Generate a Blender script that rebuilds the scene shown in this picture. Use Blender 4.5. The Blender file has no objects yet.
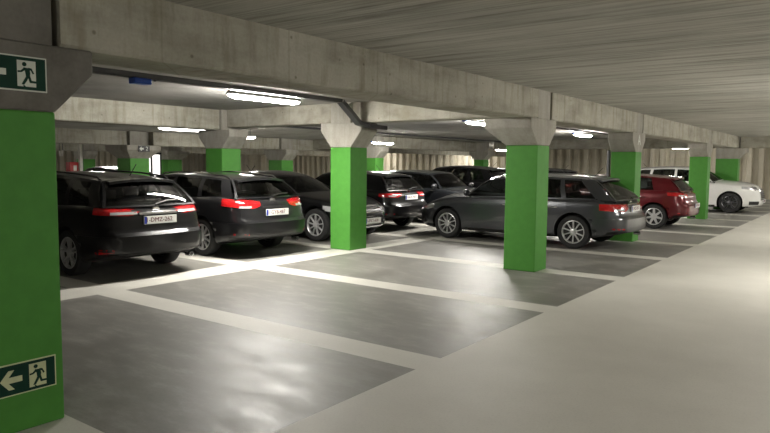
import bpy, bmesh, math, random
from mathutils import Vector, Matrix
from mathutils.bvhtree import BVHTree
random.seed(5)
DBG = False
COL = bpy.context.scene.collection
SC = bpy.context.scene
PI = math.pi

# ------------------------------------------------------------------ materials
def mat(name):
    m = bpy.data.materials.new(name); m.use_nodes = True
    nt = m.node_tree; b = nt.nodes['Principled BSDF']
    return m, nt, b
def N(nt, typ, **kw):
    n = nt.nodes.new(typ)
    for k, v in kw.items():
        if k == 'inp':
            for i, x in v.items(): n.inputs[i].default_value = x
        else: setattr(n, k, v)
    return n
def ramp(nt, fac, stops):
    r = nt.nodes.new('ShaderNodeValToRGB'); e = r.color_ramp.elements
    while len(e) < len(stops): e.new(0.5)
    for i, (p, c) in enumerate(stops):
        e[i].position = p; e[i].color = (*c, 1) if len(c) == 3 else c
    nt.links.new(fac, r.inputs[0]); return r.outputs[0]
def coords(nt, scale=(1, 1, 1)):
    t = N(nt, 'ShaderNodeTexCoord'); mp = N(nt, 'ShaderNodeMapping'); mp.inputs['Scale'].default_value = scale
    nt.links.new(t.outputs['Object'], mp.inputs[0]); return mp.outputs[0]
def noise(nt, vec, scale, detail=5, rough=.6):
    n = N(nt, 'ShaderNodeTexNoise'); n.inputs['Scale'].default_value = scale
    n.inputs['Detail'].default_value = detail; n.inputs['Roughness'].default_value = rough
    nt.links.new(vec, n.inputs['Vector']); return n.outputs['Fac']
def mixc(nt, fac, a, b, mode='MIX'):
    m = N(nt, 'ShaderNodeMix', data_type='RGBA', blend_type=mode)
    for sock, v in ((m.inputs[0], fac), (m.inputs[6], a), (m.inputs[7], b)):
        if hasattr(v, 'links'): nt.links.new(v, sock)
        else: sock.default_value = v if not isinstance(v, tuple) else (*v, 1) if len(v) == 3 else v
    return m.outputs[2]
def bump(nt, b, h, strength=.3, dist=.01):
    n = N(nt, 'ShaderNodeBump'); n.inputs['Strength'].default_value = strength; n.inputs['Distance'].default_value = dist
    nt.links.new(h, n.inputs['Height']); nt.links.new(n.outputs[0], b.inputs['Normal'])
def simple(name, col, rough=.5, metal=0, coat=0, spec=None, vary=0.08):
    m, nt, b = mat(name)
    v = coords(nt); n = noise(nt, v, 9, 3)
    c0 = tuple(max(0, x*(1-vary)) for x in col); c1 = tuple(min(1, x*(1+vary)) for x in col)
    nt.links.new(ramp(nt, n, [(.35, c0), (.65, c1)]), b.inputs['Base Color'])
    b.inputs['Roughness'].default_value = rough; b.inputs['Metallic'].default_value = metal
    b.inputs['Coat Weight'].default_value = coat; b.inputs['Coat Roughness'].default_value = .04
    if spec is not None: b.inputs['Specular IOR Level'].default_value = spec
    return m
def emis(name, col, s):
    m, nt, b = mat(name)
    b.inputs['Base Color'].default_value = (*col, 1)
    b.inputs['Emission Color'].default_value = (*col, 1); b.inputs['Emission Strength'].default_value = s
    return m

def concrete(name, c0, c1, c2, streak=(1, 1, 1), sscale=3.0, bstr=.25):
    m, nt, b = mat(name)
    v = coords(nt); vs = coords(nt, streak)
    big = noise(nt, v, .9, 6, .65); st = noise(nt, vs, sscale, 5, .6); fine = noise(nt, v, 40, 3, .6)
    base = ramp(nt, big, [(.3, c0), (.5, c1), (.72, c2)])
    s2 = ramp(nt, st, [(.3, (.72, .71, .68)), (.55, (1, 1, 1)), (.75, (1.0, .99, .96))])
    f2 = ramp(nt, fine, [(.3, (.9, .9, .9)), (.6, (1, 1, 1))])
    c = mixc(nt, 1.0, base, s2, 'MULTIPLY'); c = mixc(nt, 1.0, c, f2, 'MULTIPLY')
    nt.links.new(c, b.inputs['Base Color'])
    b.inputs['Roughness'].default_value = .85; b.inputs['Specular IOR Level'].default_value = .25
    add = N(nt, 'ShaderNodeMath', operation='ADD'); nt.links.new(st, add.inputs[0]); nt.links.new(fine, add.inputs[1])
    bump(nt, b, add.outputs[0], bstr, .01)
    return m
M = {}
M['beam'] = concrete('beam_concrete', (.37, .355, .30), (.47, .45, .385), (.53, .51, .44), (1, .35, 1.2), 2.0)
M['cap'] = concrete('capital_concrete', (.30, .285, .25), (.40, .385, .34), (.46, .445, .40), (1, 1, .25), 3.0)
M['dark_conc'] = concrete('dark_concrete', (.12, .115, .10), (.20, .19, .17), (.26, .25, .22), (1, 1, .3), 3.0)  # darker concrete tone for the nearest column's capital and stub
M['slab'] = concrete('slab_concrete', (.40, .39, .37), (.46, .45, .43), (.5, .49, .47), (1, 1, 1), 1.0, .1)
M['wallc'] = simple('back_wall', (.3, .29, .26), .9)

def beam_mat():
    m = concrete('beam_concrete', (.30, .285, .235), (.42, .405, .345), (.50, .485, .42), (1, .5, 1.6), 2.6)
    nt = m.node_tree; b = nt.nodes['Principled BSDF']
    src = b.inputs['Base Color'].links[0].from_socket
    v = coords(nt); sx = N(nt, 'ShaderNodeSeparateXYZ'); nt.links.new(v, sx.inputs[0])
    sm = N(nt, 'ShaderNodeMath', operation='ADD'); nt.links.new(sx.outputs[0], sm.inputs[0]); nt.links.new(sx.outputs[1], sm.inputs[1])
    pp = N(nt, 'ShaderNodeMath', operation='PINGPONG'); nt.links.new(sm.outputs[0], pp.inputs[0]); pp.inputs[1].default_value = .61
    j = ramp(nt, pp.outputs[0], [(0, (.80, .79, .76)), (.012, (.97, .97, .96)), (.03, (1, 1, 1))])
    vo = N(nt, 'ShaderNodeTexVoronoi'); vo.inputs['Scale'].default_value = 5; nt.links.new(v, vo.inputs['Vector'])
    h = ramp(nt, vo.outputs['Distance'], [(.04, (.45, .43, .38)), (.09, (1, 1, 1))])
    st = noise(nt, coords(nt, (1, 5, .7)), 1.6, 4, .6); d = ramp(nt, st, [(.30, (.74, .72, .66)), (.5, (1, 1, 1))])
    x = mixc(nt, 1.0, src, j, 'MULTIPLY'); x = mixc(nt, .8, x, h, 'MULTIPLY'); x = mixc(nt, 1.0, x, d, 'MULTIPLY')
    nt.links.new(x, b.inputs['Base Color']); return m
M['beam'] = beam_mat()
def ceiling_mat():
    m, nt, b = mat('board_marked_ceiling')
    v = coords(nt)
    big = noise(nt, v, .5, 5, .6)
    vs = coords(nt, (.22, 2.6, 1)); s1 = noise(nt, vs, 3.2, 6, .65)
    vs2 = coords(nt, (.12, 9, 1)); s2 = noise(nt, vs2, 3.0, 4, .6)
    patch = noise(nt, coords(nt, (.45, 1.3, 1)), 2.3, 6, .7)
    base = ramp(nt, big, [(.3, (.45, .44, .405)), (.5, (.54, .53, .49)), (.7, (.61, .60, .555))])
    a = ramp(nt, s1, [(.3, (.50, .49, .47)), (.46, (.86, .86, .85)), (.62, (1, 1, 1))])
    c = ramp(nt, s2, [(.32, (.66, .65, .63)), (.5, (1, 1, 1))])
    d = ramp(nt, patch, [(.22, (.5, .48, .45)), (.36, (1, 1, 1))])
    # board joints every 0.5 m across Y
    sx = N(nt, 'ShaderNodeSeparateXYZ'); nt.links.new(v, sx.inputs[0])
    mm = N(nt, 'ShaderNodeMath', operation='PINGPONG'); nt.links.new(sx.outputs[1], mm.inputs[0]); mm.inputs[1].default_value = .3
    j = ramp(nt, mm.outputs[0], [(0, (.55, .54, .52)), (.025, (1, 1, 1))])
    x = mixc(nt, 1.0, base, a, 'MULTIPLY'); x = mixc(nt, 1.0, x, c, 'MULTIPLY'); x = mixc(nt, 1.0, x, d, 'MULTIPLY'); x = mixc(nt, .5, x, j, 'MULTIPLY')
    nt.links.new(x, b.inputs['Base Color']); b.inputs['Roughness'].default_value = .9; b.inputs['Specular IOR Level'].default_value = .2
    ad = N(nt, 'ShaderNodeMath', operation='ADD'); nt.links.new(s1, ad.inputs[0]); nt.links.new(s2, ad.inputs[1])
    bump(nt, b, ad.outputs[0], .6, .02)
    return m
M['ceiling'] = ceiling_mat()

# markings: bays are a darker coat, strips and aisle the pale coat
A_EDGE, B_EDGE, B2_EDGE, Y0, BAY, LW = -2.77, -7.38, -7.98, 1.6436, 2.5, .37
def floor_mat():
    m, nt, b = mat('coated_floor')
    v = coords(nt); wob = noise(nt, v, 30, 2)
    sx = N(nt, 'ShaderNodeSeparateXYZ'); nt.links.new(v, sx.inputs[0])
    def M_(op, a, c=None):
        n = N(nt, 'ShaderNodeMath', operation=op)
        for i, q in enumerate((a, c)):
            if q is None: continue
            if hasattr(q, 'links'): nt.links.new(q, n.inputs[i])
            else: n.inputs[i].default_value = q
        return n.outputs[0]
    X, Y = sx.outputs[0], sx.outputs[1]
    yy = M_('MODULO', M_('ADD', Y, 1000*BAY - Y0), BAY)
    iny = M_('GREATER_THAN', yy, LW)
    inA = M_('MULTIPLY', M_('LESS_THAN', X, A_EDGE), M_('GREATER_THAN', X, B_EDGE))
    inB = M_('MULTIPLY', M_('LESS_THAN', X, B2_EDGE), M_('GREATER_THAN', X, -12.6))
    inC = M_('MULTIPLY', M_('LESS_THAN', X, -18.5), M_('GREATER_THAN', X, -23.3))
    mask = M_('MULTIPLY', iny, M_('MAXIMUM', M_('MAXIMUM', inA, inB), inC))
    big = noise(nt, v, .8, 6, .65); sm = noise(nt, coords(nt, (1, 2.2, 1)), 2.2, 7, .7); fine = noise(nt, v, 60, 3, .7)
    pale = ramp(nt, big, [(.3, (.52, .505, .455)), (.7, (.61, .595, .54))])
    dark = ramp(nt, sm, [(.30, (.125, .12, .106)), (.5, (.19, .184, .165)), (.66, (.27, .262, .238))])
    speck = ramp(nt, fine, [(.32, (.9, .9, .9)), (.5, (1, 1, 1))])
    # drip stains
    vo = N(nt, 'ShaderNodeTexVoronoi'); vo.inputs['Scale'].default_value = .55; nt.links.new(v, vo.inputs['Vector'])
    wv = M_('ADD', vo.outputs['Distance'], M_('MULTIPLY', wob, .12))
    stain = ramp(nt, wv, [(.09, (.62, .6, .57)), (.125, (1, 1, 1))])
    c = mixc(nt, mask, pale, dark); c = mixc(nt, 1.0, c, speck, 'MULTIPLY'); c = mixc(nt, .5, c, stain, 'MULTIPLY')
    nt.links.new(c, b.inputs['Base Color'])
    r = ramp(nt, sm, [(.3, (.38,)*3), (.7, (.58,)*3)])
    rm = mixc(nt, mask, (.55, .55, .55), r)
    nt.links.new(rm, b.inputs['Roughness']); b.inputs['Specular IOR Level'].default_value = .5
    bump(nt, b, sm, .06, .01)
    return m
M['floor'] = floor_mat()

M['green'] = simple('green_paint', (.075, .27, .042), .55, vary=.05, spec=.3)
M['sheet'] = concrete('sheet_pile_steel', (.52, .48, .39), (.58, .54, .44), (.64, .60, .50), (1, 1, .15), 1.2, .1)
M['tube'] = emis('lit_tube', (1.0, .96, .89), 270)
M['tube_bay'] = emis('lit_tube_bay', (1.0, .96, .89), 440)
M['tube_dim'] = emis('lit_tube_dim', (1.0, .96, .89), 14)
M['tube_weak'] = emis('lit_tube_far', (1.0, .96, .89), 120)
M['fixture'] = simple('fixture_white', (.7, .7, .68), .4)
M['tray'] = simple('galvanised_tray', (.10, .10, .105), .5, .6)
M['cable'] = simple('black_cable', (.02, .02, .02), .5)
M['blue'] = simple('blue_plastic', (.01, .06, .36), .4)
M['sign_dark'] = simple('sign_dark_green', (.006, .04, .025), .6, spec=.2)
M['sign_white'] = simple('sign_white', (.62, .66, .58), .4)
M['sign_pale'] = simple('sign_photoluminescent', (.62, .66, .40), .4)
M['tire'] = simple('tyre_rubber', (.012, .012, .012), .75)
M['rim'] = simple('alloy_rim', (.52, .52, .52), .32, .5)
M['rim_dark'] = simple('dark_alloy_rim', (.13, .13, .14), .3, .9)
M['hubd'] = simple('brake_dark', (.03, .03, .03), .6, .5)
M['plastic'] = simple('black_trim', (.012, .012, .012), .45)
M['seam'] = simple('well_black', (.005, .005, .005), .9)
M['chrome'] = simple('chrome', (.75, .75, .76), .12, 1.0, vary=.02)
M['red'] = simple('tail_lens_red', (.38, .008, .010), .12, 0, 1.0, vary=.25)
M['clear'] = simple('clear_lens', (.55, .55, .56), .1, .4, 1.0)
M['plate'] = simple('plate_white', (.75, .75, .72), .4)
M['plate_red'] = simple('plate_red', (.13, .02, .03), .5)
M['plate_blue'] = simple('plate_blue', (.01, .03, .30), .5)
M['seat'] = simple('seat_fabric', (.05, .05, .052), .8)
M['seat_light'] = simple('seat_fabric_light', (.22, .22, .22), .8)
M['red_box'] = simple('red_cabinet', (.45, .02, .02), .4)
M['white_paint'] = simple('white_paint', (.7, .68, .62), .5)
def paint(name, col, metal=.3, coat=1.0, spec=.5):
    m = simple(name, col, .28, metal, coat, spec, vary=.02); return m
M['p_black'] = paint('paint_black', (.004, .004, .0045), 0, .55, .2)
M['p_char'] = paint('paint_charcoal', (.012, .012, .013), .2, .7, .3)
M['p_grey'] = paint('paint_grey', (.055, .058, .064), .5, .8)
M['p_dgrey'] = paint('paint_dark_grey', (.016, .018, .021), .4, .7)
M['p_red'] = paint('paint_red', (.11, .004, .009), .35, .8)
M['p_white'] = paint('paint_white', (.72, .72, .70), 0)
def glass_mat():
    m = bpy.data.materials.new('tinted_glass'); m.use_nodes = True; nt = m.node_tree
    nt.nodes.clear()
    o = N(nt, 'ShaderNodeOutputMaterial'); t = N(nt, 'ShaderNodeBsdfTransparent'); g = N(nt, 'ShaderNodeBsdfGlossy')
    t.inputs[0].default_value = (.22, .24, .23, 1); g.inputs['Roughness'].default_value = .03
    fr = N(nt, 'ShaderNodeFresnel'); fr.inputs[0].default_value = 1.55
    mx = N(nt, 'ShaderNodeMixShader'); nt.links.new(fr.outputs[0], mx.inputs[0]); nt.links.new(t.outputs[0], mx.inputs[1]); nt.links.new(g.outputs[0], mx.inputs[2])
    nt.links.new(mx.outputs[0], o.inputs[0]); return m
M['glass'] = glass_mat()

# ------------------------------------------------------------------ helpers
def smooth(me, ang=38):
    bm = bmesh.new(); bm.from_mesh(me)
    for f in bm.faces: f.smooth = True
    for e in bm.edges:
        if len(e.link_faces) == 2 and e.calc_face_angle(0) > math.radians(ang): e.smooth = False
    bm.to_mesh(me); bm.free()
def obj(name, bm, m, parent=None, sm=False, fix=True):
    if fix: bmesh.ops.recalc_face_normals(bm, faces=bm.faces)
    me = bpy.data.meshes.new(name); bm.to_mesh(me); bm.free()
    for x in (m if isinstance(m, (list, tuple)) else [m]): me.materials.append(x)
    if sm: smooth(me)
    o = bpy.data.objects.new(name, me); COL.objects.link(o)
    if parent: o.parent = parent
    return o
def tag(o, label=None, cat=None, group=None, kind=None):
    for k, v in (('label', label), ('category', cat), ('group', group), ('kind', kind)):
        if v: o[k] = v
    return o
def thing(name, label, cat, loc=(0, 0, 0), rz=0, group=None):
    o = bpy.data.objects.new(name, None); COL.objects.link(o); o.empty_display_size = .1
    o.location = loc; o.rotation_euler = (0, 0, rz); return tag(o, label, cat, group)
def box(bm, x0, x1, y0, y1, z0, z1, bev=0):
    v = [bm.verts.new((x, y, z)) for x in (x0, x1) for y in (y0, y1) for z in (z0, z1)]
    fs = [bm.faces.new([v[i] for i in q]) for q in ((0, 1, 3, 2), (4, 6, 7, 5), (0, 4, 5, 1), (2, 3, 7, 6), (0, 2, 6, 4), (1, 5, 7, 3))]
    if bev:
        es = list({e for f in fs for e in f.edges})
        bmesh.ops.bevel(bm, geom=es, offset=bev, segments=2, affect='EDGES', profile=.5)
    return v
def Box(*a, bev=0):
    bm = bmesh.new(); box(bm, *a, bev=bev); return bm
def prism(bm, pts, axis, a0, a1):
    """polygon pts (2D) extruded along axis"""
    def P(p, a):
        return {0: (a, p[0], p[1]), 1: (p[0], a, p[1]), 2: (p[0], p[1], a)}[axis]
    A = [bm.verts.new(P(p, a0)) for p in pts]; B = [bm.verts.new(P(p, a1)) for p in pts]
    bm.faces.new(A[::-1]); bm.faces.new(B)
    for i in range(len(pts)):
        j = (i+1) % len(pts); bm.faces.new((A[i], A[j], B[j], B[i]))
def tube(bm, pts, r, n=8, caps=True):
    pts = [Vector(p) for p in pts]; rings = []
    for i, p in enumerate(pts):
        d = (pts[min(i+1, len(pts)-1)] - pts[max(i-1, 0)]).normalized()
        a = d.orthogonal().normalized() if not rings else (pa - d*pa.dot(d)).normalized()
        pa = a; b = d.cross(a)
        rings.append([bm.verts.new(p + (a*math.cos(t)+b*math.sin(t))*r) for t in [2*PI*k/n for k in range(n)]])
    for R0, R1 in zip(rings, rings[1:]):
        for k in range(n): bm.faces.new((R0[k], R0[(k+1) % n], R1[(k+1) % n], R1[k]))
    if caps: bm.faces.new(rings[0][::-1]); bm.faces.new(rings[-1])
def lathe_y(bm, prof, n=40, cx=0, cz=0):
    """profile of (r, y) turned about the y axis"""
    rings = []
    for r, y in prof:
        rings.append([bm.verts.new((cx+r*math.cos(2*PI*k/n), y, cz+r*math.sin(2*PI*k/n))) for k in range(n)])
    for a, b in zip(rings, rings[1:]):
        for k in range(n): bm.faces.new((a[k], a[(k+1) % n], b[(k+1) % n], b[k]))
    return rings
def text_mesh(name, s, size, m, parent, M4, ext=.001):
    cu = bpy.data.curves.new(name+'_c', 'FONT'); cu.body = s; cu.size = size; cu.extrude = ext
    cu.align_x = 'CENTER'; cu.align_y = 'CENTER'; cu.resolution_u = 2
    t = bpy.data.objects.new(name+'_t', cu); COL.objects.link(t)
    dg = bpy.context.evaluated_depsgraph_get(); dg.update()
    me = bpy.data.meshes.new_from_object(t.evaluated_get(dg)); me.name = name
    bpy.data.objects.remove(t); bpy.data.curves.remove(cu)
    me.transform(M4); me.materials.clear(); me.materials.append(m)
    o = bpy.data.objects.new(name, me); COL.objects.link(o)
    if parent: o.parent = parent
    return o
def interp(tab, x):
    """monotone-ish smooth interpolation of a table [(x,v)...]"""
    if x <= tab[0][0]: return tab[0][1]
    if x >= tab[-1][0]: return tab[-1][1]
    for i in range(len(tab)-1):
        if tab[i][0] <= x <= tab[i+1][0]: break
    x0, y0 = tab[i]; x1, y1 = tab[i+1]; h = x1-x0
    def sl(k):
        if k <= 0 or k >= len(tab)-1: return None
        a = (tab[k][1]-tab[k-1][1])/(tab[k][0]-tab[k-1][0]); b = (tab[k+1][1]-tab[k][1])/(tab[k+1][0]-tab[k][0])
        return 0 if a*b <= 0 else 2*a*b/(a+b)
    d = (y1-y0)/h; m0 = sl(i); m1 = sl(i+1)
    m0 = d if m0 is None else m0; m1 = d if m1 is None else m1
    t = (x-x0)/h
    return (2*t**3-3*t**2+1)*y0+(t**3-2*t**2+t)*h*m0+(-2*t**3+3*t**2)*y1+(t**3-t**2)*h*m1

# ------------------------------------------------------------------ the car builder
def car(name, label, x_end, yc, facing, m, P, plate='1-ABC-123', cat='car', zoff=0, yaw=0, rear_kit=True, front_kit=True, light='red'):
    """local: +x forward, rear bumper at x=0, nose x=L (then shifted by -L/2); facing -1: nose to -X; x_end = world X of the end towards +X"""
    L = P['L']; W = P['W']/2; H = P['H']; wr = P.get('wr', .325)
    ax_r, ax_f = P['oh'], P['oh'] + P['wb']
    belt_r, belt_f = P.get('belt_r', .98), P.get('belt_f', .93)
    cowl = P.get('cowl', L-1.15); zc = P.get('zcowl', .98); zn = P.get('znose', .74)
    loc = (x_end - L/2, yc, zoff)
    root = thing(name, label, cat, loc, (PI if facing < 0 else 0)+yaw)
    X = lambda s: s - L/2
    # plan half width, shoulder height, centre height, underside
    wt = [(0, W*.78), (.08, W*.86), (.25, W*.945), (.6, W*.985), (1.2, W), (L-1.3, W), (L-.7, W*.97), (L-.35, W*.89), (L-.12, W*.74), (L, W*.58)]
    sht = [(0, belt_r-.10), (.15, belt_r-.02), (.5, belt_r), (1.5, (belt_r+belt_f)/2+.01), (cowl-.1, belt_f), (L-.7, belt_f*.93), (L-.3, zn*.98), (L-.1, zn*.9), (L, zn*.82)]
    cz = [(0, belt_r-.07), (.15, belt_r+.0), (.5, belt_r+.0), (1.5, belt_r-.01), (cowl-.5, zc-.03), (cowl, zc), (cowl+.4, zc-.025), (L-.6, (zc*.35+zn*.65)+.05), (L-.25, zn+.03), (L-.08, zn-.03), (L, zn-.10)]
    zb = [(0, .34), (.3, .27), (.8, .20), (L-.9, .18), (L-.3, .20), (L, .26)]
    ns = 72; ss = [L*(.5-.5*math.cos(PI*i/ns))*.5 + L*i/ns*.5 for i in range(ns+1)]
    def rearwarp(s, z):
        f = max(0, 1-s/.6)
        o = 0
        z1 = P.get('bump_z', .62)
        if z > z1: o = P.get('gate', .07)*min(1, (z-z1)/.05) + max(0, z-z1-.05)*P.get('rake', .18)
        if z < .36: o = (.36-z)*.6
        g = max(0, 1-(L-s)/.5); o2 = 0
        if z > .56: o2 = (z-.56)*.22
        if z < .34: o2 = (.34-z)*.5
        return s + f*o - g*o2
    def section(s):
        w, zs, zt, b = interp(wt, s), interp(sht, s), interp(cz, s), interp(zb, s)
        zt = max(zt, zs)
        ctrl = [(0, b), (w*.5, b), (w-.10, b+.005), (w-.035, b+.05), (w-.012, b+.14), (w-.004, b+.30), (w, (b+zs)/2+.07), (w-.006, zs-.14), (w-.022, zs-.06), (w-.05, zs-.015), (w-.09, zs+.004), (w*.75, zs+(zt-zs)*.45), (w*.45, zs+(zt-zs)*.85), (0, zt)]
        # chaikin once for rounding
        out = [ctrl[0]]
        for a, c in zip(ctrl, ctrl[1:]):
            out.append((a[0]*.75+c[0]*.25, a[1]*.75+c[1]*.25)); out.append((a[0]*.25+c[0]*.75, a[1]*.25+c[1]*.75))
        out.append(ctrl[-1]); return out
    bm = bmesh.new(); rings = []
    for s in ss:
        h = section(s); full = h + [(-y, z) for y, z in h[-2:0:-1]]
        rings.append([bm.verts.new((X(rearwarp(s, z)), y, z)) for y, z in full])
    n = len(rings[0])
    for a, b_ in zip(rings, rings[1:]):
        for k in range(n): bm.faces.new((a[k], a[(k+1) % n], b_[(k+1) % n], b_[k]))
    for R, sgn in ((rings[0], -1), (rings[-1], 1)):
        half = n//2; prevl = [R[0]]
        # end cap: rows between the left and right half at equal index, bulged
        cols = 6; grid = []
        for i in range(half+1):
            a = R[i]; c = R[(-i) % n]
            if i in (0, half): grid.append([a]*(cols+1)); continue
            row = [a]
            for j in range(1, cols):
                t = j/cols; p = a.co.lerp(c.co, t)
                bul = (1-(2*t-1)**2)*.07
                # fade bulge at top and bottom rows
                fz = math.sin(PI*min(1, max(0, (i)/(half))))**.5
                row.append(bm.verts.new((p.x+sgn*bul*fz, p.y, p.z)))
            row.append(c); grid.append(row)
        for i in range(half):
            for j in range(cols):
                q = [grid[i][j], grid[i][j+1], grid[i+1][j+1], grid[i+1][j]]
                u = []
                for v in q:
                    if v not in u: u.append(v)
                if len(u) > 2:
                    try: bm.faces.new(u)
                    except ValueError: pass
    bmesh.ops.recalc_face_normals(bm, faces=bm.faces)
    if bm.calc_volume(signed=True) < 0: bmesh.ops.reverse_faces(bm, faces=bm.faces)
    if DBG: print('HULL', name, 'open edges', sum(1 for e in bm.edges if len(e.link_faces) != 2), 'vol', bm.calc_volume(signed=True), 'degenerate', sum(1 for f in bm.faces if f.calc_area() < 1e-7))
    me = bpy.data.meshes.new('hull_tmp'); bm.to_mesh(me); bm.free()
    ho = bpy.data.objects.new('hull_tmp', me); COL.objects.link(ho)
    cb = bmesh.new(); ra = wr+.045
    for ax in (ax_r, ax_f):
        for sd in (-1, 1):
            ring = [[cb.verts.new((X(ax)+ra*math.cos(2*PI*k/40), sd*yv, wr+.01+ra*math.sin(2*PI*k/40)*(1 if math.sin(2*PI*k/40) > 0 else 1.4))) for k in range(40)] for yv in (W-.30, W+.3)]
            for k in range(40): cb.faces.new((ring[0][k], ring[0][(k+1) % 40], ring[1][(k+1) % 40], ring[1][k]))
            cb.faces.new(ring[0]); cb.faces.new(ring[1])
    bmesh.ops.recalc_face_normals(cb, faces=cb.faces)
    if DBG: print('  cutvol', cb.calc_volume(signed=True))
    cm = bpy.data.meshes.new('cut_tmp'); cb.to_mesh(cm); cb.free()
    co = bpy.data.objects.new('cut_tmp', cm); COL.objects.link(co)
    md = ho.modifiers.new('b', 'BOOLEAN'); md.operation = 'DIFFERENCE'; md.object = co; md.solver = 'EXACT'; md.use_self = True
    dg = bpy.context.evaluated_depsgraph_get(); dg.update()
    hm = bpy.data.meshes.new_from_object(ho.evaluated_get(dg))
    bpy.data.objects.remove(ho); bpy.data.objects.remove(co)
    bm = bmesh.new(); bm.from_mesh(hm)
    if DBG: print('  after', len(bm.verts), bm.calc_volume(signed=True))
    bvh = BVHTree.FromBMesh(bm)
    # greenhouse geometry
    g = P['gh']   # dict: rb rear base x, rt rear top x, wt windshield top x, side boundaries
    yb_ = lambda s: interp(wt, s) - .075
    zb_ = lambda s: interp(sht, s) - .005
    RB, RT, WT, WB = g['rb'], g['rt'], g['wt'], cowl
    rw = g.get('rw', W*.70)          # half width at roof edge
    zr = lambda u: H - g.get('zdrop_r', .09)*(1-u)**2.2 - g.get('zdrop_f', .07)*max(0, (u-.45)/.55)**2 - .045
    def top(u, v):
        y = v*rw*(.94+.06*math.sin(PI*min(1, max(0, u)))); x = (RT - .07*(1-v*v)) + u*((WT + .09*(1-v*v))-(RT-.07*(1-v*v)))
        return Vector((X(x), y, zr(u) + .045*(1-abs(v)**2.4)))
    def base_rear(v): y = v*yb_(RB+.1); return Vector((X(RB - .06*(1-v*v)), y, zb_(RB)+.0))
    def base_front(v): y = v*(yb_(WB-.25)-.03); return Vector((X(WB - .22*abs(v)**2 ), y, zb_(WB-.2)*abs(v)**2+(zc+.0)*(1-v*v)))
    def base_side(x, sd): return Vector((X(x), sd*yb_(x), zb_(x)))
    xA = WB-.22
    panels = []  # list of (name, kind, top0,top1, basefun)
    def surf(pt, pb, t, outdir, bul=.025):
        p = pb.lerp(pt, t); return p + outdir*bul*math.sin(PI*t)
    t0, t1 = .05, .90
    body_g = bmesh.new(); glasses = []
    def ruled(bmx, ftop, fbase, outdir, a0, a1, ta, tb, nu=8, nt_=6, bul=.025):
        gr = [[bmx.verts.new(surf(ftop(a0+(a1-a0)*i/nu), fbase(a0+(a1-a0)*i/nu), ta+(tb-ta)*j/nt_, outdir, bul)) for j in range(nt_+1)] for i in range(nu+1)]
        for i in range(nu):
            for j in range(nt_): bmx.faces.new((gr[i][j], gr[i+1][j], gr[i+1][j+1], gr[i][j+1]))
    def panel(ftop, fbase, outdir, a0, a1, glass=None, bul=.025, nu=8):
        if glass is None: ruled(body_g, ftop, fbase, outdir, a0, a1, 0, 1, nu, 8, bul); return
        ruled(body_g, ftop, fbase, outdir, a0, a1, 0, t0, nu, 1, bul); ruled(body_g, ftop, fbase, outdir, a0, a1, t1, 1, nu, 1, bul)
        gb = bmesh.new(); ruled(gb, ftop, fbase, outdir, a0, a1, t0, t1, nu, 6, bul); glasses.append((glass, gb))
    # rear
    vg = .94
    back = Vector((-1, 0, .3)).normalized(); fwd = Vector((1, 0, .3)).normalized()
    panel(lambda v: top(0, v), base_rear, back, -vg, vg, 'rear_window', .03, 14)
    for sd in (-1, 1): panel(lambda v: top(0, v), base_rear, back, sd*vg, sd, None, .03, 3)
    vw = .93
    panel(lambda v: top(1, v), base_front, fwd, -vw, vw, 'windshield', .03, 14)
    for sd in (-1, 1): panel(lambda v: top(1, v), base_front, fwd, sd*vw, sd, None, .03, 3)
    # sides: list of (kind, base_x, top_x) boundaries
    bounds = [(RB, RT)] + g['b'] + [(xA, WT)]
    kinds = g['k']
    for sd in (-1, 1):
        out = Vector((0, sd, 0))
        for (b0, tt0), (b1, tt1), kd in zip(bounds, bounds[1:], kinds):
            ft = lambda a, p=tt0, q=tt1: top(min(1, max(0, (p+(q-p)*a-RT)/(WT-RT))), sd)
            fb = lambda a, p=b0, q=b1: base_side(p+(q-p)*a, sd) if not (p == RB and a == 0) else base_rear(sd)
            fb2 = lambda a, p=b0, q=b1: (base_front(sd) if (q == xA and a >= .999) else fb(a, p, q))
            panel(ft, fb2, out, 0, 1, {'w': 'side_window', 'p': None}[kd], .03, 8)
    # roof
    nu, nv = 16, 12
    gr = [[body_g.verts.new(top(i/nu, -1+2*j/nv)) for j in range(nv+1)] for i in range(nu+1)]
    for i in range(nu):
        for j in range(nv): body_g.faces.new((gr[i][j], gr[i+1][j], gr[i+1][j+1], gr[i][j+1]))
    bmesh.ops.remove_doubles(body_g, verts=body_g.verts, dist=.0008)
    bmesh.ops.recalc_face_normals(body_g, faces=body_g.faces)
    # is the roof normal up?
    up = [f for f in body_g.faces if f.calc_center_median().z > H-.03]
    if up and sum(f.normal.z for f in up) < 0: bmesh.ops.reverse_faces(body_g, faces=body_g.faces)
    gm = bpy.data.meshes.new('g'); body_g.to_mesh(gm); body_g.free()
    for f in bm.faces:
        c = f.calc_center_median()
        f.material_index = 0
        for ax in (ax_r, ax_f):
            if (math.hypot(c.x-X(ax), (c.z-wr-.01)) < ra*1.42 and abs(c.y) < W-.02 and abs(f.normal.y) < .6 and math.hypot(c.x-X(ax), c.z-wr-.01) < ra+.003) or (abs(abs(c.y)-(W-.30)) < .005): f.material_index = 1
        if c.z < .23: f.material_index = 1
        if X(RB)+.02 < c.x < X(WB)-.12 and f.normal.z > .5 and abs(c.y) < yb_(1.5)-.01 and c.z > .8: f.material_index = 1
    bm.from_mesh(gm)
    body = obj('body', bm, [m, M['seam']], root, True, fix=False)
    for nm, gb in glasses: obj(nm, gb, M['glass'], root, True)
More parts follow.
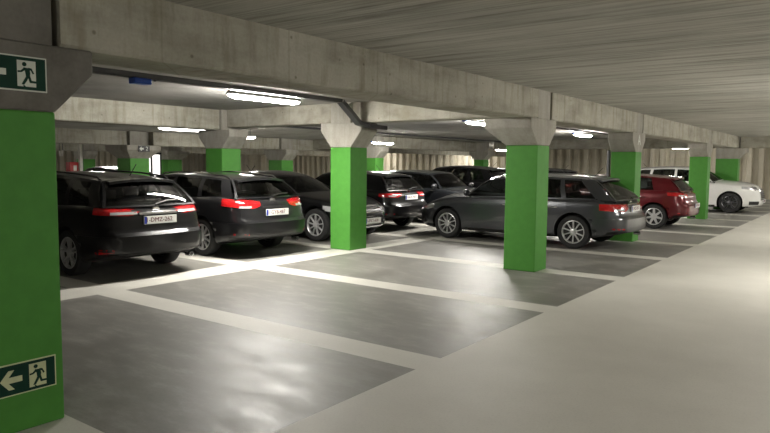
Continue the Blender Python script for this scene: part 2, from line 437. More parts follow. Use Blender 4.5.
    # ---- patches
    def shell(pname, rays, mm, off=.004, parent=root, thick=.012):
        """rays: rows of (origin, dir) -> conforming panel"""
        b2 = bmesh.new(); G = []; Gi = []
        for row in rays:
            r1 = []; r2 = []
            for o_, d_ in row:
                hit = bvh.ray_cast(o_, d_)
                p = hit[0]
                if p is None: p = o_ + d_*1.0 if not r1 else r1[-1].co.copy()+d_*off
                r1.append(b2.verts.new(p-d_*off)); r2.append(b2.verts.new(p+d_*thick))
            G.append(r1); Gi.append(r2)
        R_, C_ = len(G), len(G[0])
        for i in range(R_-1):
            for j in range(C_-1): b2.faces.new((G[i][j], G[i+1][j], G[i+1][j+1], G[i][j+1]))
        loop = [(0, j) for j in range(C_)] + [(i, C_-1) for i in range(1, R_)] + [(R_-1, j) for j in range(C_-2, -1, -1)] + [(i, 0) for i in range(R_-2, 0, -1)]
        for a, c in zip(loop, loop[1:]+loop[:1]):
            b2.faces.new((G[a[0]][a[1]], G[c[0]][c[1]], Gi[c[0]][c[1]], Gi[a[0]][a[1]]))
        # outward normals
        bmesh.ops.recalc_face_normals(b2, faces=b2.faces)
        f0 = min(b2.faces, key=lambda f: f.index if False else 0)
        d_ = rays[R_//2][C_//2][1]
        tf = [f for f in b2.faces if f.normal.dot(d_) < -.3]; bf = [f for f in b2.faces if f.normal.dot(d_) > .3]
        if len(bf) > len(tf): bmesh.ops.reverse_faces(b2, faces=b2.faces)
        return obj(pname, b2, mm, parent, True, fix=False)
    def end_rays(front, ya, yb, zlo, zhi, nc=14, nr=6):
        """ya..yb: coordinate on the unrolled end (wraps round the corner); zlo/zhi functions of t"""
        cx = X(L-.9) if front else X(.9); sg = 1 if front else -1
        rows = []
        for i in range(nr+1):
            row = []
            for j in range(nc+1):
                t = j/nc; y = ya+(yb-ya)*t; ph = y/.9
                z = zlo(t)+(zhi(t)-zlo(t))*i/nr
                d = Vector((sg*math.cos(ph), math.sin(ph), 0))
                row.append((Vector((cx, 0, z))+d*3, -d))
            rows.append(row)
        return rows
    K = lambda v: (lambda t: v)
    def side_rays(sd, poly, nr=8, nc=10):
        """poly: (x0bottom,x1bottom,x0top,x1top,z0,z1) with optional curve"""
        xb0, xb1, xt0, xt1, z0, z1 = poly; rows = []
        for i in range(nr+1):
            t = i/nr; z = z0+(z1-z0)*t; a = xb0+(xt0-xb0)*t; b2 = xb1+(xt1-xb1)*t
            rows.append([(Vector((X(a+(b2-a)*j/nc), sd*(W+1), z)), Vector((0, -sd, 0))) for j in range(nc+1)])
        return rows
    # doors
    bd = P['doors']   # x boundaries: rear edge, B line, front edge
    for sd in (-1, 1):
        def dr(xa, xb, cut):
            rows = []
            nr, nc = 10, 12
            for i in range(nr+1):
                z = .27+(P.get('dtop', belt_f-.03)-.27)*i/nr; a, b2 = xa, xb
                if cut == 'r':   # rear edge follows the wheel arch
                    dz = z-wr; r_ = ra+.05
                    if abs(dz) < r_: a = max(xa, ax_r+math.sqrt(r_*r_-dz*dz))
                rows.append([(Vector((X(a+(b2-a)*j/nc), sd*(W+1), z)), Vector((0, -sd, 0))) for j in range(nc+1)])
            return rows
        d1 = shell('door', dr(bd[0], bd[1]-.006, 'r'), m, .004)
        d2 = shell('door', dr(bd[1]+.006, bd[2], ''), m, .004)
        for dd, hx in ((d1, bd[1]-.25), (d2, bd[2]-.25-.55) if False else (d2, bd[1]+.16+0)):
            pass
        for dd, hx in ((d1, bd[0]+.18), (d2, bd[1]+.10)):
            hz = P.get('dtop', belt_f-.03)-.10
            hit = bvh.ray_cast(Vector((X(hx+.1), sd*(W+1), hz)), Vector((0, -sd, 0)))
            yy = abs(hit[0].y) if hit[0] else W
            hb = bmesh.new(); pts = [(X(hx), sd*(yy+.004), hz), (X(hx+.03), sd*(yy+.035), hz), (X(hx+.17), sd*(yy+.035), hz), (X(hx+.20), sd*(yy+.004), hz)]
            tube(hb, pts, .013, 8); obj('door_handle', hb, M['chrome'] if P.get('chrome') else m, dd, True)
        # sill trim
        shell('sill_trim', side_rays(sd, (ax_r+ra+.06, ax_f-ra-.06, ax_r+ra+.06, ax_f-ra-.06, .20, .265), 2, 10), M['plastic'] if P.get('clad', 1) else m, .006)
        # mirror
        mb = bmesh.new(); bmesh.ops.create_uvsphere(mb, u_segments=16, v_segments=10, radius=1)
        for v in mb.verts:
            c = v.co; v.co = Vector((c.x*.07*(1 if c.x > 0 else .35), c.y*.115, c.z*.075*(1-.15*c.z)))
        mx, mz = xA-.10, belt_f+.10
        bmesh.ops.translate(mb, verts=mb.verts, vec=(X(mx), sd*(W+.07), mz))
        mir = obj('mirror', mb, m, root, True)
        ab = bmesh.new(); tube(ab, [(X(mx), sd*(W-.10), mz-.10), (X(mx), sd*(W-.0), mz-.06), (X(mx), sd*(W+.05), mz-.04)], .02, 8); obj('mirror_arm', ab, M['plastic'], mir, True)
        if P.get('rail'):
            rb_ = bmesh.new(); pts = [top(u, sd*.93)+Vector((0, 0, .035 if .06 < u < .90 else -.01)) for u in (.03, .075, .15, .3, .45, .6, .75, .87, .93)]
            tube(rb_, pts, .014, 8); obj('roof_rail', rb_, M['chrome'] if P['rail'] == 'c' else M['plastic'], root, True)
        if P.get('trimline'):
            tb = bmesh.new(); pts = [base_side(x, sd)+Vector((0, sd*.006, .012)) for x in [RB+.25+(xA-RB-.3)*i/12 for i in range(13)]]
            tube(tb, pts, .008, 6); obj('window_trim', tb, M['chrome'], root, True)
    # rear kit
    rl = P.get('rl', (.36, .86, .80, .98, .84, .92))   # ya, yb, inner z0,z1, outer z0,z1
    for sd in (-1, 1):
        pts = rl
        zl = lambda t: pts[2]+(pts[4]-pts[2])*t + .06*(1-min(1, t*3.5))**2; zh = lambda t: pts[3]+(pts[5]-pts[3])*t - .01*(1-min(1, t*4))
        tl = shell('tail_light', end_rays(False, sd*pts[0], sd*pts[1], zl, zh, 12, 5), M['red'], .012)
        shell('reverse_lens', end_rays(False, sd*(pts[0]+P.get('rev', (.16, .34))[0]), sd*(pts[0]+P.get('rev', (.16, .34))[1]), lambda t: pts[2]+.025, lambda t: pts[2]+.06, 6, 2), M['clear'], .016, tl)
        shell('rear_reflector', end_rays(False, sd*P.get('refl', (.55, .78, .40, .435))[0], sd*P.get('refl', (.55, .78, .40, .435))[1], lambda t: P.get('refl', (.55, .78, .40, .435))[2]+.04*(1-t)*(1 if 'refl' in P else 0), K(P.get('refl', (.55, .78, .40, .435))[3]), 6, 2), M['red'], .012)
    shell('rear_bumper', end_rays(False, -1.22, 1.22, K(.30), K(P.get('bump_z', .62)-.02), 34, 6), m, .014)
    shell('rear_valance', end_rays(False, -.85, .85, K(.24), K(.36), 22, 3), M['plastic'], .022)
    shell('tailgate', end_rays(False, -.66, .66, K(P.get('bump_z', .62)+.03), K(belt_r-.03), 18, 6), m, .006)
    pz = P.get('plate_z', .80)
    def number_plate(front):
        z = .42 if front else pz; sg = 1 if front else -1
        hit = bvh.ray_cast(Vector((X(L+1) if front else X(-1), 0, z)), Vector((-sg, 0, 0)))
        px = hit[0].x + sg*(.026 if front else .020)
        pb = Box(px-.005, px+.005, -.26, .26, z-.055, z+.055, bev=.003)
        pl = obj('number_plate', pb, M['plate'], root)
        rot = Matrix.Rotation(-PI/2 if not front else PI/2, 4, 'Z') @ Matrix.Rotation(PI/2, 4, 'X')
        text_mesh('plate_lettering', plate, .088, M['plate_red'], pl, Matrix.Translation((px+sg*.006, -sg*(-.02)*(-1), z)) @ rot)
        sb = Box(px+sg*.0045, px+sg*.0062, *sorted((-sg*.255 if True else 0, -sg*.215)), z-.05, z+.05); obj('country_strip', sb, M['plate_blue'], pl)
    if rear_kit:
        number_plate(False)
        # garnish bar above plate, badge, wiper, exhaust
        shell('tailgate_trim', end_rays(False, -.30, .30, K(pz+.075), K(pz+.105), 10, 2), M['chrome'] if P.get('chrome') else M['plastic'], .016)
        hit = bvh.ray_cast(Vector((X(-1), 0, belt_r-.07)), Vector((1, 0, 0)))
        if hit[0]:
            bb = bmesh.new(); bmesh.ops.create_cone(bb, segments=24, radius1=.045, radius2=.04, depth=.012, cap_ends=True)
            bmesh.ops.rotate(bb, verts=bb.verts, matrix=Matrix.Rotation(-PI/2, 3, 'Y'))
            for v in bb.verts: v.co.y *= 1.35
            bmesh.ops.translate(bb, verts=bb.verts, vec=(hit[0].x-.012, 0, belt_r-.065)); obj('badge', bb, M['chrome'], root, True)
        wb_ = bmesh.new(); p0 = surf(top(0, .0), base_rear(.0), .04, back, .03); p1 = surf(top(0, -.25), base_rear(-.25), .14, back, .03); p2 = surf(top(0, -.55), base_rear(-.55), .16, back, .03)
        tube(wb_, [p0+back*.03, p1+back*.035, p2+back*.03], .012, 6); obj('wiper', wb_, M['plastic'], root, True)
        if P.get('exhaust', 1):
            eb = bmesh.new(); R_ = lathe_y(eb, [(.035, -.10), (.035, .02), (.028, .02), (.028, -.08)], 16)
            for v in eb.verts: v.co = Vector((X(.10)-v.co.y-.02, -.55+v.co.x, .25+v.co.z))
            obj('exhaust', eb, M['chrome'], root, True)
    # spoiler
    if P.get('spoiler', 1):
        sb = bmesh.new(); G = []
        for lay, dz in ((0, 0.006), (1, -.03)):
            rows = []
            for i in range(4):
                rows.append([sb.verts.new(top(0, -.92+1.84*j/12)+Vector((.06-i*.06*P.get('spl', 1), 0, dz-(.008*i)))) for j in range(13)])
            G.append(rows)
        for rows in G:
            for i in range(3):
                for j in range(12): sb.faces.new((rows[i][j], rows[i+1][j], rows[i+1][j+1], rows[i][j+1]))
        a, b2 = G
        loop = [(0, j) for j in range(13)]+[(i, 12) for i in range(1, 4)]+[(3, j) for j in range(11, -1, -1)]+[(i, 0) for i in range(2, 0, -1)]
        for p, q in zip(loop, loop[1:]+loop[:1]): sb.faces.new((a[p[0]][p[1]], a[q[0]][q[1]], b2[q[0]][q[1]], b2[p[0]][p[1]]))
        obj('spoiler', sb, m, root, True)
    if P.get('antenna', 1):
        ab = bmesh.new(); p = top(.12, .0); tube(ab, [p, p+Vector((-.06, 0, .06)), p+Vector((-.17, 0, .17))], .006, 6); obj('antenna', ab, M['plastic'], root, True)
    # front kit
    hl = P.get('hl', (.40, 1.06, .56, .68, .64, .74))
    for sd in (-1, 1):
        zl = lambda t: hl[2]+(hl[4]-hl[2])*t; zh = lambda t: hl[3]+(hl[5]-hl[3])*t
        h_ = shell('headlight', end_rays(True, sd*hl[0], sd*hl[1], zl, zh, 12, 4), M['clear'], .008)
        shell('lamp_reflector', end_rays(True, sd*(hl[0]+.08), sd*(hl[1]-.25), lambda t: zl(t)+.03, lambda t: zh(t)-.03, 8, 2), M['plastic'], .011, h_)
        shell('fog_light_intake', end_rays(True, sd*.50, sd*.82, K(.30), K(.42), 8, 3), M['plastic'], .010)
    gz = P.get('grille', (.36, .30, .70))
    gr_ = shell('grille', end_rays(True, -gz[0], gz[0], K(gz[1]), K(gz[2]), 16, 6), M['plastic'], .014)
    for k in range(5):
        z = gz[1]+.05+(gz[2]-gz[1]-.1)*k/4
        shell('grille_bar', end_rays(True, -gz[0]+.03, gz[0]-.03, K(z-.008), K(z+.008), 14, 1), M['chrome'], .020, gr_)
    if front_kit:
        number_plate(True)
        for (a, b2, c, d) in ((-gz[0]-.02, gz[0]+.02, gz[2]-.01, gz[2]+.02), (-gz[0]-.02, gz[0]+.02, gz[1]-.02, gz[1]+.01)):
            shell('grille_frame', end_rays(True, a, b2, K(c), K(d), 14, 1), M['chrome'], .022, gr_)
        for sd in (-1, 1): shell('grille_frame', end_rays(True, sd*(gz[0]-.015), sd*(gz[0]+.02), K(gz[1]), K(gz[2]), 2, 5), M['chrome'], .022, gr_)
    # seats seen through the glass
    for y in (-.36, .36):
        for x, w_, h_ in ((cowl-1.35, .22, .42), (cowl-2.15, .24, .30)):
            zz = belt_f-.05
            if X(x) < X(RB)+.4: continue
            sb = Box(X(x)-.05, X(x)+.05, y-w_, y+w_, zz, min(H-.25, zz+h_*.6), bev=.03)
            box(sb, X(x)-.055, X(x)+.035, y-.12, y+.12, min(H-.25, zz+h_*.6)+.01, min(H-.12, zz+h_*.6+.15), bev=.03)
            obj('seat', sb, M['seat_light'] if P.get('lseat') else M['seat'], root, True)
    # wheels
    tw = .205
    for ax in (ax_r, ax_f):
        for sd in (-1, 1):
            yo = W-.035; tb = bmesh.new(); rr = wr*.69
            prof = [(rr, -tw), (wr-.02, -tw+.004), (wr-.004, -tw+.03), (wr, -tw*.5), (wr-.004, -.03), (wr-.02, -.006), (wr-.055, .0), (rr, -.012), (rr-.004, -.03), (rr-.004, -tw+.01), (rr, -tw)]
            prof = [(r_, y) for r_, y in prof]
            lathe_y(tb, prof, 44)
            def place(bx):
                for v in bx.verts: v.co = Vector((X(ax)+v.co.x, sd*(yo+v.co.y), wr+v.co.z))
            place(tb); wh = obj('wheel', tb, M['tire'], root, True)
            rb2 = bmesh.new()
            lathe_y(rb2, [(rr, -.014), (rr-.012, -.010), (rr-.018, -.016), (rr-.022, -.05), (rr-.026, -.16)], 44)
            ns_, dbl = P.get('spokes', (5, True))
            for k in range(ns_):
                for da, wi, wo in (((-.15*5/ns_, .009, .010), (.15*5/ns_, .009, .010)) if dbl else ((0, .030 if ns_ <= 7 else .010, .022 if ns_ <= 7 else .011),)):
                    th = 2*PI*k/ns_ + PI/2; t2 = th+da*1.25; t1_ = th+da*.55
                    a = Vector((math.cos(t1_), math.sin(t1_))); c = Vector((math.cos(t2), math.sin(t2))); na = Vector((-a.y, a.x)); nc_ = Vector((-c.y, c.x))
                    q = [a*.045-na*wi, a*.045+na*wi, c*(rr-.02)+nc_*wo, c*(rr-.02)-nc_*wo]
                    f = [rb2.verts.new((p.x, -.020 if i < 2 else -.012, p.y)) for i, p in enumerate(q)]
                    bk = [rb2.verts.new((p.x, -.060 if i < 2 else -.045, p.y)) for i, p in enumerate(q)]
                    rb2.faces.new(f); rb2.faces.new(bk[::-1])
                    for i in range(4): rb2.faces.new((f[i], f[(i+1) % 4], bk[(i+1) % 4], bk[i]))
            lathe_y(rb2, [(.001, -.014), (.045, -.014), (.065, -.022), (.07, -.06)], 24)
            place(rb2); obj('rim', rb2, M['rim_dark'] if P.get('dark_rim') else M['rim'], wh, True)
            db = bmesh.new(); lathe_y(db, [(.001, -.062), (rr-.024, -.062), (rr-.030, -.09), (rr-.030, -.10), (rr-.030, -.15), (.001, -.17)], 36)
            place(db); obj('brake_disc', db, M['hubd'], wh, True)
    return root

GH_WAGON = lambda L, cowl: dict(rb=.20, rt=.52, wt=cowl-.72, b=[(.48, .72), (1.02, 1.10), (1.12, 1.20), (1.86, 1.86), (1.96, 1.94)], k='pwpwpw')
def P_wagon(**k):
    d = dict(L=4.5, W=1.79, H=1.47, wb=2.65, oh=.98, doors=(1.0, 1.98, 3.10))
    d.update(k)
    d.setdefault('cowl', d['L']-1.12); d.setdefault('gh', GH_WAGON(d['L'], d['cowl']))
    return d
def P_hatch(**k):
    d = dict(L=4.28, W=1.79, H=1.45, wb=2.63, oh=.80, doors=(.82, 1.75, 2.85))
    d.update(k); d.setdefault('cowl', d['L']-1.15)
    d.setdefault('gh', dict(rb=.16, rt=.50, wt=d['cowl']-.78, b=[(.80, .92), (1.58, 1.62), (1.68, 1.70)], k='pwpw'))
    return d
def P_suv(**k):
    d = dict(L=4.62, W=1.88, H=1.62, wb=2.85, oh=.95, wr=.36, belt_r=1.08, belt_f=1.02, zcowl=1.08, znose=.88, doors=(1.0, 2.05, 3.20),
             hl=(.44, 1.08, .72, .84, .80, .88), grille=(.40, .46, .82), rl=(.36, .88, .90, 1.06, .94, 1.02), plate_z=.84, bump_z=.68)
    d.update(k); d.setdefault('cowl', d['L']-1.22)
    d.setdefault('gh', dict(rb=.22, rt=.60, wt=d['cowl']-.75, b=[(.55, .80), (1.05, 1.12), (1.15, 1.22), (1.95, 1.95), (2.05, 2.03)], k='pwpwpw'))
    return d

CARS = True
if CARS:
    car('station_wagon', 'black estate car nearest the big green column at left', -7.9, 5.39, -1, M['p_black'],
        P_wagon(refl=(.60, .86, .35, .43), L=4.58, W=1.72, H=1.46, rail='b', spokes=(5, True), rev=(.04, .36), rl=(.29, .86, .86, .95, .89, .98), belt_r=1.00, chrome=True, plate_z=.80), '1-DMZ-262')
    car('station_wagon', 'charcoal estate car with silver roof rails and large red tail lights, second from left', -8.12, 7.83, -1, M['p_char'],
        P_wagon(L=4.5, W=1.75, H=1.44, rail='c', spokes=(10, False), rl=(.34, .96, .82, .96, .88, 1.0), belt_r=1.02, plate_z=.76, lseat=True), '1-GYB-487')
    car('parked_car', 'black car parked nose out with chrome grille, partly behind the bright green column', -8.32, 10.66, 1, M['p_black'],
        P_wagon(L=4.5, W=1.82, H=1.44, cowl=3.12, gh=dict(rb=.20, rt=.75, wt=2.25, zdrop_f=.11, b=[(.55, .95), (1.15, 1.2), (1.25, 1.28), (1.85, 1.72), (1.93, 1.79)], k='pwpwpw'), spokes=(9, False), wr=.335, oh=1.0, wb=2.75, grille=(.40, .30, .72), znose=.78), '1-FKT-630', rear_kit=False)
    car('hatchback', 'black hatchback with red tail lights right of the brightly lit green column', -8.85, 12.98, -1, M['p_black'],
        P_hatch(H=1.44, rl=(.36, .90, .80, .92, .82, .90), spokes=(5, False)), '1-HLA-905')
    car('parked_car', 'dark grey car parked nose out behind the grey estate car, light glinting on its bonnet', -7.75, 15.5, 1, M['p_dgrey'],
        P_wagon(L=4.7, W=1.84, H=1.45, spokes=(10, False), wb=2.8), '1-KPR-118', rear_kit=False)
    car('parked_car', 'black tall car farther back, its roof above the grey estate car bonnet', -8.6, 18.1, -1, M['p_black'],
        P_suv(L=4.4, H=1.58), '1-NTS-771')
    car('parked_car', 'black car roof seen just above the grey estate car, right of the second green column', -8.3, 23.1, -1, M['p_black'],
        P_wagon(H=1.5, rail='b'), '1-RBV-249')
    car('station_wagon', 'metallic grey estate car crossing behind the nearest full-height green column, ten-spoke wheels', -3.60, 12.98, -1, M['p_grey'],
        P_wagon(L=4.62, W=1.82, H=1.43, wb=2.81, oh=.92, wr=.325, rail='c', spokes=(10, False), belt_r=.96, belt_f=.92, rl=(.36, .97, .73, .88, .76, .88), gh=dict(rb=.15, rt=.62, wt=2.80, zdrop_r=.06, b=[(.50, .90), (1.08, 1.20), (1.18, 1.28), (1.95, 1.97), (2.05, 2.05)], k='pwpwpw'), rake=.25, plate_z=.78, doors=(1.05, 2.1, 3.25), chrome=True), '1-VCE-356')
    car('hatchback', 'dark red hatchback with silver multi-spoke wheels parked behind the third green column', -3.62, 18.23, -1, M['p_red'],
        P_hatch(L=4.32, W=1.76, H=1.42, wb=2.69, oh=.77, spokes=(7, False), wr=.315, rl=(.42, .98, .82, .95, .86, .94), plate_z=.60), '1-WHJ-582')
    car('sport_utility_car', 'white tall car parked nose out at the far end of the near row', -3.0, 26.02, 1, M['p_white'],
        P_suv(L=4.66, H=1.60, W=1.88, spokes=(5, True), wr=.355, dark_rim=True, znose=.98, zcowl=1.12, hl=(.46, 1.04, .80, .92, .84, .93), rail='c'), '1-XEM-447', rear_kit=False)
    car('parked_car', 'small dark car far away at left, its roof showing above the black estate car', -20.0, 12.95, -1, M['p_black'],
        P_suv(H=1.64, L=4.4), '1-YDU-820', zoff=-.2)

# ------------------------------------------------------------------ setting
def zo(x): return 0 if x > -12 else (-.2 if x < -18 else -.2*(-12-x)/6)
XS = [9, 0, -12, -18, -50]
def slab(name, z, m, x_lo, x_hi, y0, y1, th, slope=True):
    bm = bmesh.new(); xs = sorted({x_lo, x_hi} | {x for x in (-12, -18) if x_lo < x < x_hi}); pts = [(x, z+zo(x)) for x in xs] + [(x, z+th+zo(x)) for x in reversed(xs)]
    prism(bm, pts, 1, y0, y1)
    return tag(obj(name, bm, m), kind='structure')
slab('floor', -.3, M['floor'], -48.2, 7, -9, 37.6, .3)
slab('ceiling', 2.7, M['ceiling'], -3.96, 7, -9, 37.6, .25)
slab('ceiling', 2.7, M['slab'], -48.2, -3.96, -9, 37.6, .25)
def sheet_wall(name, along, c, a0, a1, z0, z1):
    """corrugated sheet piling with real depth"""
    bm = bmesh.new(); pts = []; p = a0; D = .22; i = 0
    seq = [(0, 0), (.20, 0), (.26, D), (.46, D)]
    while p < a1:
        for dx, dd in seq: pts.append((p+dx, dd))
        p += .52
    thick = .05
    poly = [(a, c-d) for a, d in pts]; back = [(a, c+.25) for a in (pts[-1][0], pts[0][0])]
    P2 = poly + back
    if along == 1: P2 = [(-(q) if False else q, a) for a, q in P2]
    A = [bm.verts.new((x, y, z0)) for x, y in P2]; B = [bm.verts.new((x, y, z1)) for x, y in P2]
    for i in range(len(P2)):
        j = (i+1) % len(P2); bm.faces.new((A[i], A[j], B[j], B[i]))
    bm.faces.new(A); bm.faces.new(B)
    o = obj(name, bm, M['sheet']); tag(o, kind='structure'); return o
sheet_wall('wall_back', 0, 37.3, -47.9, 6.6, -.2, 2.7)
w = sheet_wall('wall_left', 1, 48.0, -8.8, 37.0, -.2, 2.5)
for v in w.data.vertices: v.co.x = -v.co.x
w.data.flip_normals()
tag(obj('wall_right', Box(6.8, 7.0, -9, 37.6, 0, 2.7), M['wallc']), kind='structure')
tag(obj('wall_front', Box(-48, 7, -9.2, -9, -.2, 2.7), M['wallc']), kind='structure')

# columns -------------------------------------------------------------
def column(label, x0, x1, y0, y1, ears, stub=True, z=0, gtop=1.89, capm='cap', group=None, soff=2.285):
    """x0..x1,y0..y1 shaft; ears: dict of flares, '+x','-x','+y','-y'"""
    r = thing('concrete_column', label, 'column', ((x0+x1)/2, (y0+y1)/2, z), 0, group)
    cx, cy = (x0+x1)/2, (y0+y1)/2; hx, hy = (x1-x0)/2, (y1-y0)/2
    obj('painted_shaft', Box(-hx, hx, -hy, hy, 0, gtop, bev=.012), M['green'], r)
    bm = bmesh.new(); e = .245; zt, zm = soff, soff-.145
    ex0 = e if '-x' in ears else 0; ex1 = e if '+x' in ears else 0; ey0 = e if '-y' in ears else 0; ey1 = e if '+y' in ears else 0
    if stub: zs = 2.70
    # shaft core
    lv = [(gtop, 0), (zm, 1), (zt, 1)]
    rings = []
    for zz, f in lv:
        rings.append([bm.verts.new(p) for p in ((-hx-ex0*f, -hy-ey0*f, zz), (hx+ex1*f, -hy-ey0*f, zz), (hx+ex1*f, hy+ey1*f, zz), (-hx-ex0*f, hy+ey1*f, zz))])
    for a, b in zip(rings, rings[1:]):
        for k in range(4): bm.faces.new((a[k], a[(k+1) % 4], b[(k+1) % 4], b[k]))
    bm.faces.new(rings[0][::-1]); bm.faces.new(rings[-1])
    bmesh.ops.bevel(bm, geom=[e_ for e_ in bm.edges], offset=.01, segments=1, affect='EDGES')
    obj('capital', bm, M[capm], r)
    if stub: obj('column_stub', Box(-hx+.005, hx-.005, -hy+.005, hy-.005, soff, soff+.415), M[capm], r)
    return r
E_A = ['+y', '-y', '-x']
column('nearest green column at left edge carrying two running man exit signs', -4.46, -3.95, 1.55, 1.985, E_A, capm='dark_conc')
column('green concrete column in front of the grey estate car, second of the near row', -4.46, -3.95, 9.06, 9.50, E_A)
A3 = column('green concrete column beside the red hatchback, white letter on its capital', -4.46, -3.95, 14.05, 14.48, ['+y', '-y'])
column('green concrete column between the red hatchback and the white car', -4.46, -3.95, 21.55, 21.98, ['+y', '-y'])
column('wide green concrete column behind the bonnet of the white car', -4.70, -3.95, 27.1, 27.55, ['+x', '+y'])
column('brightly lit green concrete column beside the charcoal estate car', -8.08, -7.60, 9.15, 9.64, ['+x', '-x'], soff=2.335)
column('green concrete column above the roof of the charcoal estate car', -11.60, -11.06, 9.06, 9.58, ['-x', '+x'])
column('distant green column seen just right of the brightly lit column', -15.0, -14.5, 18.9, 19.4, ['+x', '-x'], z=-.09)
column('distant green column seen left of the second near-row column', -14.6, -14.1, 26.4, 26.9, ['+x', '-x'], z=-.08)
column('distant green column with small black and white sign above the black estate car', -18.6, -17.9, 11.2, 11.85, ['+x', '-x', '+y', '-y'], z=-.2)
column('distant green column seen over the charcoal estate car bonnet, left of the lit column', -18.3, -17.6, 17.2, 17.8, ['+x', '-x'], z=-.2)
column('farther green column seen between the two estate cars on the left', -26.0, -25.4, 17.8, 18.5, ['+x', '-x', '+y', '-y'], z=-.2)
column('farthest small green column seen beside the white post at left', -31.9, -31.2, 17.0, 17.6, ['+x', '-x'], z=-.2)

# beams ---------------------------------------------------------------
def beam(label, x0, x1, y0, y1, z0=2.285, z1=2.7, m='beam', ch=.02):
    bm = bmesh.new()
    if (y1-y0) > (x1-x0): prism(bm, [(x0+ch, z0), (x1-ch, z0), (x1, z0+ch), (x1, z1), (x0, z1), (x0, z0+ch)], 1, y0, y1)
    else: prism(bm, [(y0+ch, z0), (y1-ch, z0), (y1, z0+ch), (y1, z1), (y0, z1), (y0, z0+ch)], 0, x0, x1)
    o = obj('concrete_beam', bm, M[m]); return tag(o, label, 'beam')
bA = [beam('long pale concrete beam from the nearest green column to the second', -4.46, -3.95, 2.03, 9.05),
      beam('concrete beam between the second and third near-row columns', -4.46, -3.95, 9.56, 14.04),
      beam('concrete beam between the third and fourth near-row columns', -4.46, -3.95, 14.55, 21.54),
      beam('short concrete beam between the fourth near-row column and the wide far one', -4.46, -3.95, 22.05, 27.09)]
beam('concrete beam crossing the aisle at the far right', -3.90, 6.8, 27.15, 27.5)
beam('concrete beam joining the brightly lit column to the near row', -7.59, -4.48, 9.2, 9.6, 2.335)
beam('shaded concrete beam between the lit column and the column left of it', -11.05, -8.09, 9.2, 9.6, 2.335)
beam('concrete beam at left above the black estate car', -11.60, -11.12, -2.0, 9.05, 2.285)
beam('distant concrete beam behind the brightly lit column', -14.99, -14.5, 19.42, 26.38, 2.18, 2.6)
beam('distant concrete beam left of the small signed column', -18.5, -18.0, 2, 11.18, 2.085, 2.5)
beam('distant concrete beam right of the small signed column', -18.2, -17.7, 11.87, 17.18, 2.085, 2.5)
beam('distant concrete beam running on toward the sheet pile wall', -18.2, -17.7, 17.82, 36.9, 2.085, 2.5)
beam('farthest concrete beam at left over the red cabinet', -31.8, -31.3, 4, 16.98, 2.085, 2.5)
beam('farthest concrete beam right of the farthest small column', -31.8, -31.3, 17.62, 36.9, 2.085, 2.5)
beam('distant cross beam behind the brightly lit column', -17.7, -15.05, 19.0, 19.4, 2.16, 2.56)
beam('cross beam from the distant column toward the sheet pile wall side', -13.99, -4.8, 27.2, 27.5, 2.285, 2.7)

# signs ---------------------------------------------------------------
def arc(cx, cy, r, n=16): return [(cx+r*math.cos(2*PI*k/n), cy+r*math.sin(2*PI*k/n)) for k in range(n)]
def exit_sign(label, y1, z0, z1, pale, full_arrow):
    """on the aisle face (X=-3.95) of the column; right edge at y1; local u to the left is -Y"""
    X0 = -3.95; h = z1-z0; wd = 2*h
    r = thing('exit_sign', label, 'sign', (X0, y1-wd/2, z0))
    def ply(bm, pts, x0, x1):   # pts (u from left 0..2, v 0..1) in units of h
        prism(bm, [((u-1)*h, v*h) for u, v in pts], 0, x0, x1)
    b = bmesh.new(); ply(b, [(0, 0), (2, 0), (2, 1), (0, 1)], .0, .006); obj('sign_border', b, pale, r)
    b = bmesh.new(); ply(b, [(.04, .04), (1.96, .04), (1.96, .96), (.04, .96)], .006, .0075); obj('sign_face', b, M['sign_dark'], r)
    b = bmesh.new(); ply(b, [(1.16, .13), (1.68, .13), (1.68, .87), (1.16, .87)], .0075, .009); obj('doorway_symbol', b, pale, r)
    b = bmesh.new()
    a0, a1 = .009, .0105
    ply(b, arc(1.36, .765, .062), a0, a1)
    ply(b, [(1.33, .67), (1.50, .66), (1.52, .52), (1.50, .40), (1.40, .40), (1.38, .55)], a0, a1)          # torso
    ply(b, [(1.36, .68), (1.26, .58), (1.17, .57), (1.17, .52), (1.28, .53), (1.38, .60)], a0, a1+.0004)           # arm forward
    ply(b, [(1.47, .675), (1.56, .66), (1.63, .52), (1.59, .50), (1.535, .60), (1.47, .60)], a0, a1+.0003)          # arm back
    ply(b, [(1.41, .44), (1.48, .42), (1.42, .30), (1.34, .18), (1.27, .19), (1.33, .30)], a0, a1+.0006)            # leg down
    ply(b, [(1.44, .45), (1.51, .45), (1.55, .31), (1.72, .30), (1.73, .24), (1.50, .245)], a0, a1+.0005)           # leg back
    ply(b, [(1.30, .17), (1.34, .17), (1.42, .10), (1.68, .10), (1.68, .06), (1.39, .06)], a0, a1)
    obj('running_figure', b, M['sign_dark'], r)
    b = bmesh.new()
    if full_arrow: ply(b, [(.30, .5), (.55, .80), (.72, .80), (.55, .59), (.95, .59), (.95, .41), (.55, .41), (.72, .20), (.55, .20)], .0075, .009)
    else: ply(b, [(.20, .5), (.48, .80), (.62, .80), (.42, .59), (.86, .59), (.86, .41), (.42, .41), (.62, .20), (.48, .20)], .0075, .009)
    obj('arrow_symbol', b, pale, r)
exit_sign('dark green running man exit sign on the concrete top of the nearest column', 1.937, 2.0, 2.2, M['sign_white'], False)
exit_sign('running man exit sign low on the green paint of the nearest column', 1.935, .23, .42, M['sign_pale'], True)
rotx = Matrix.Rotation(PI/2, 4, 'Z') @ Matrix.Rotation(PI/2, 4, 'X')
t = text_mesh('letter_marking', 'A', .30, M['sign_white'], None, rotx, .0015)
t.parent = A3; t.location = (.2565, .005, 2.13); t['label'] = 'white painted letter on the capital'
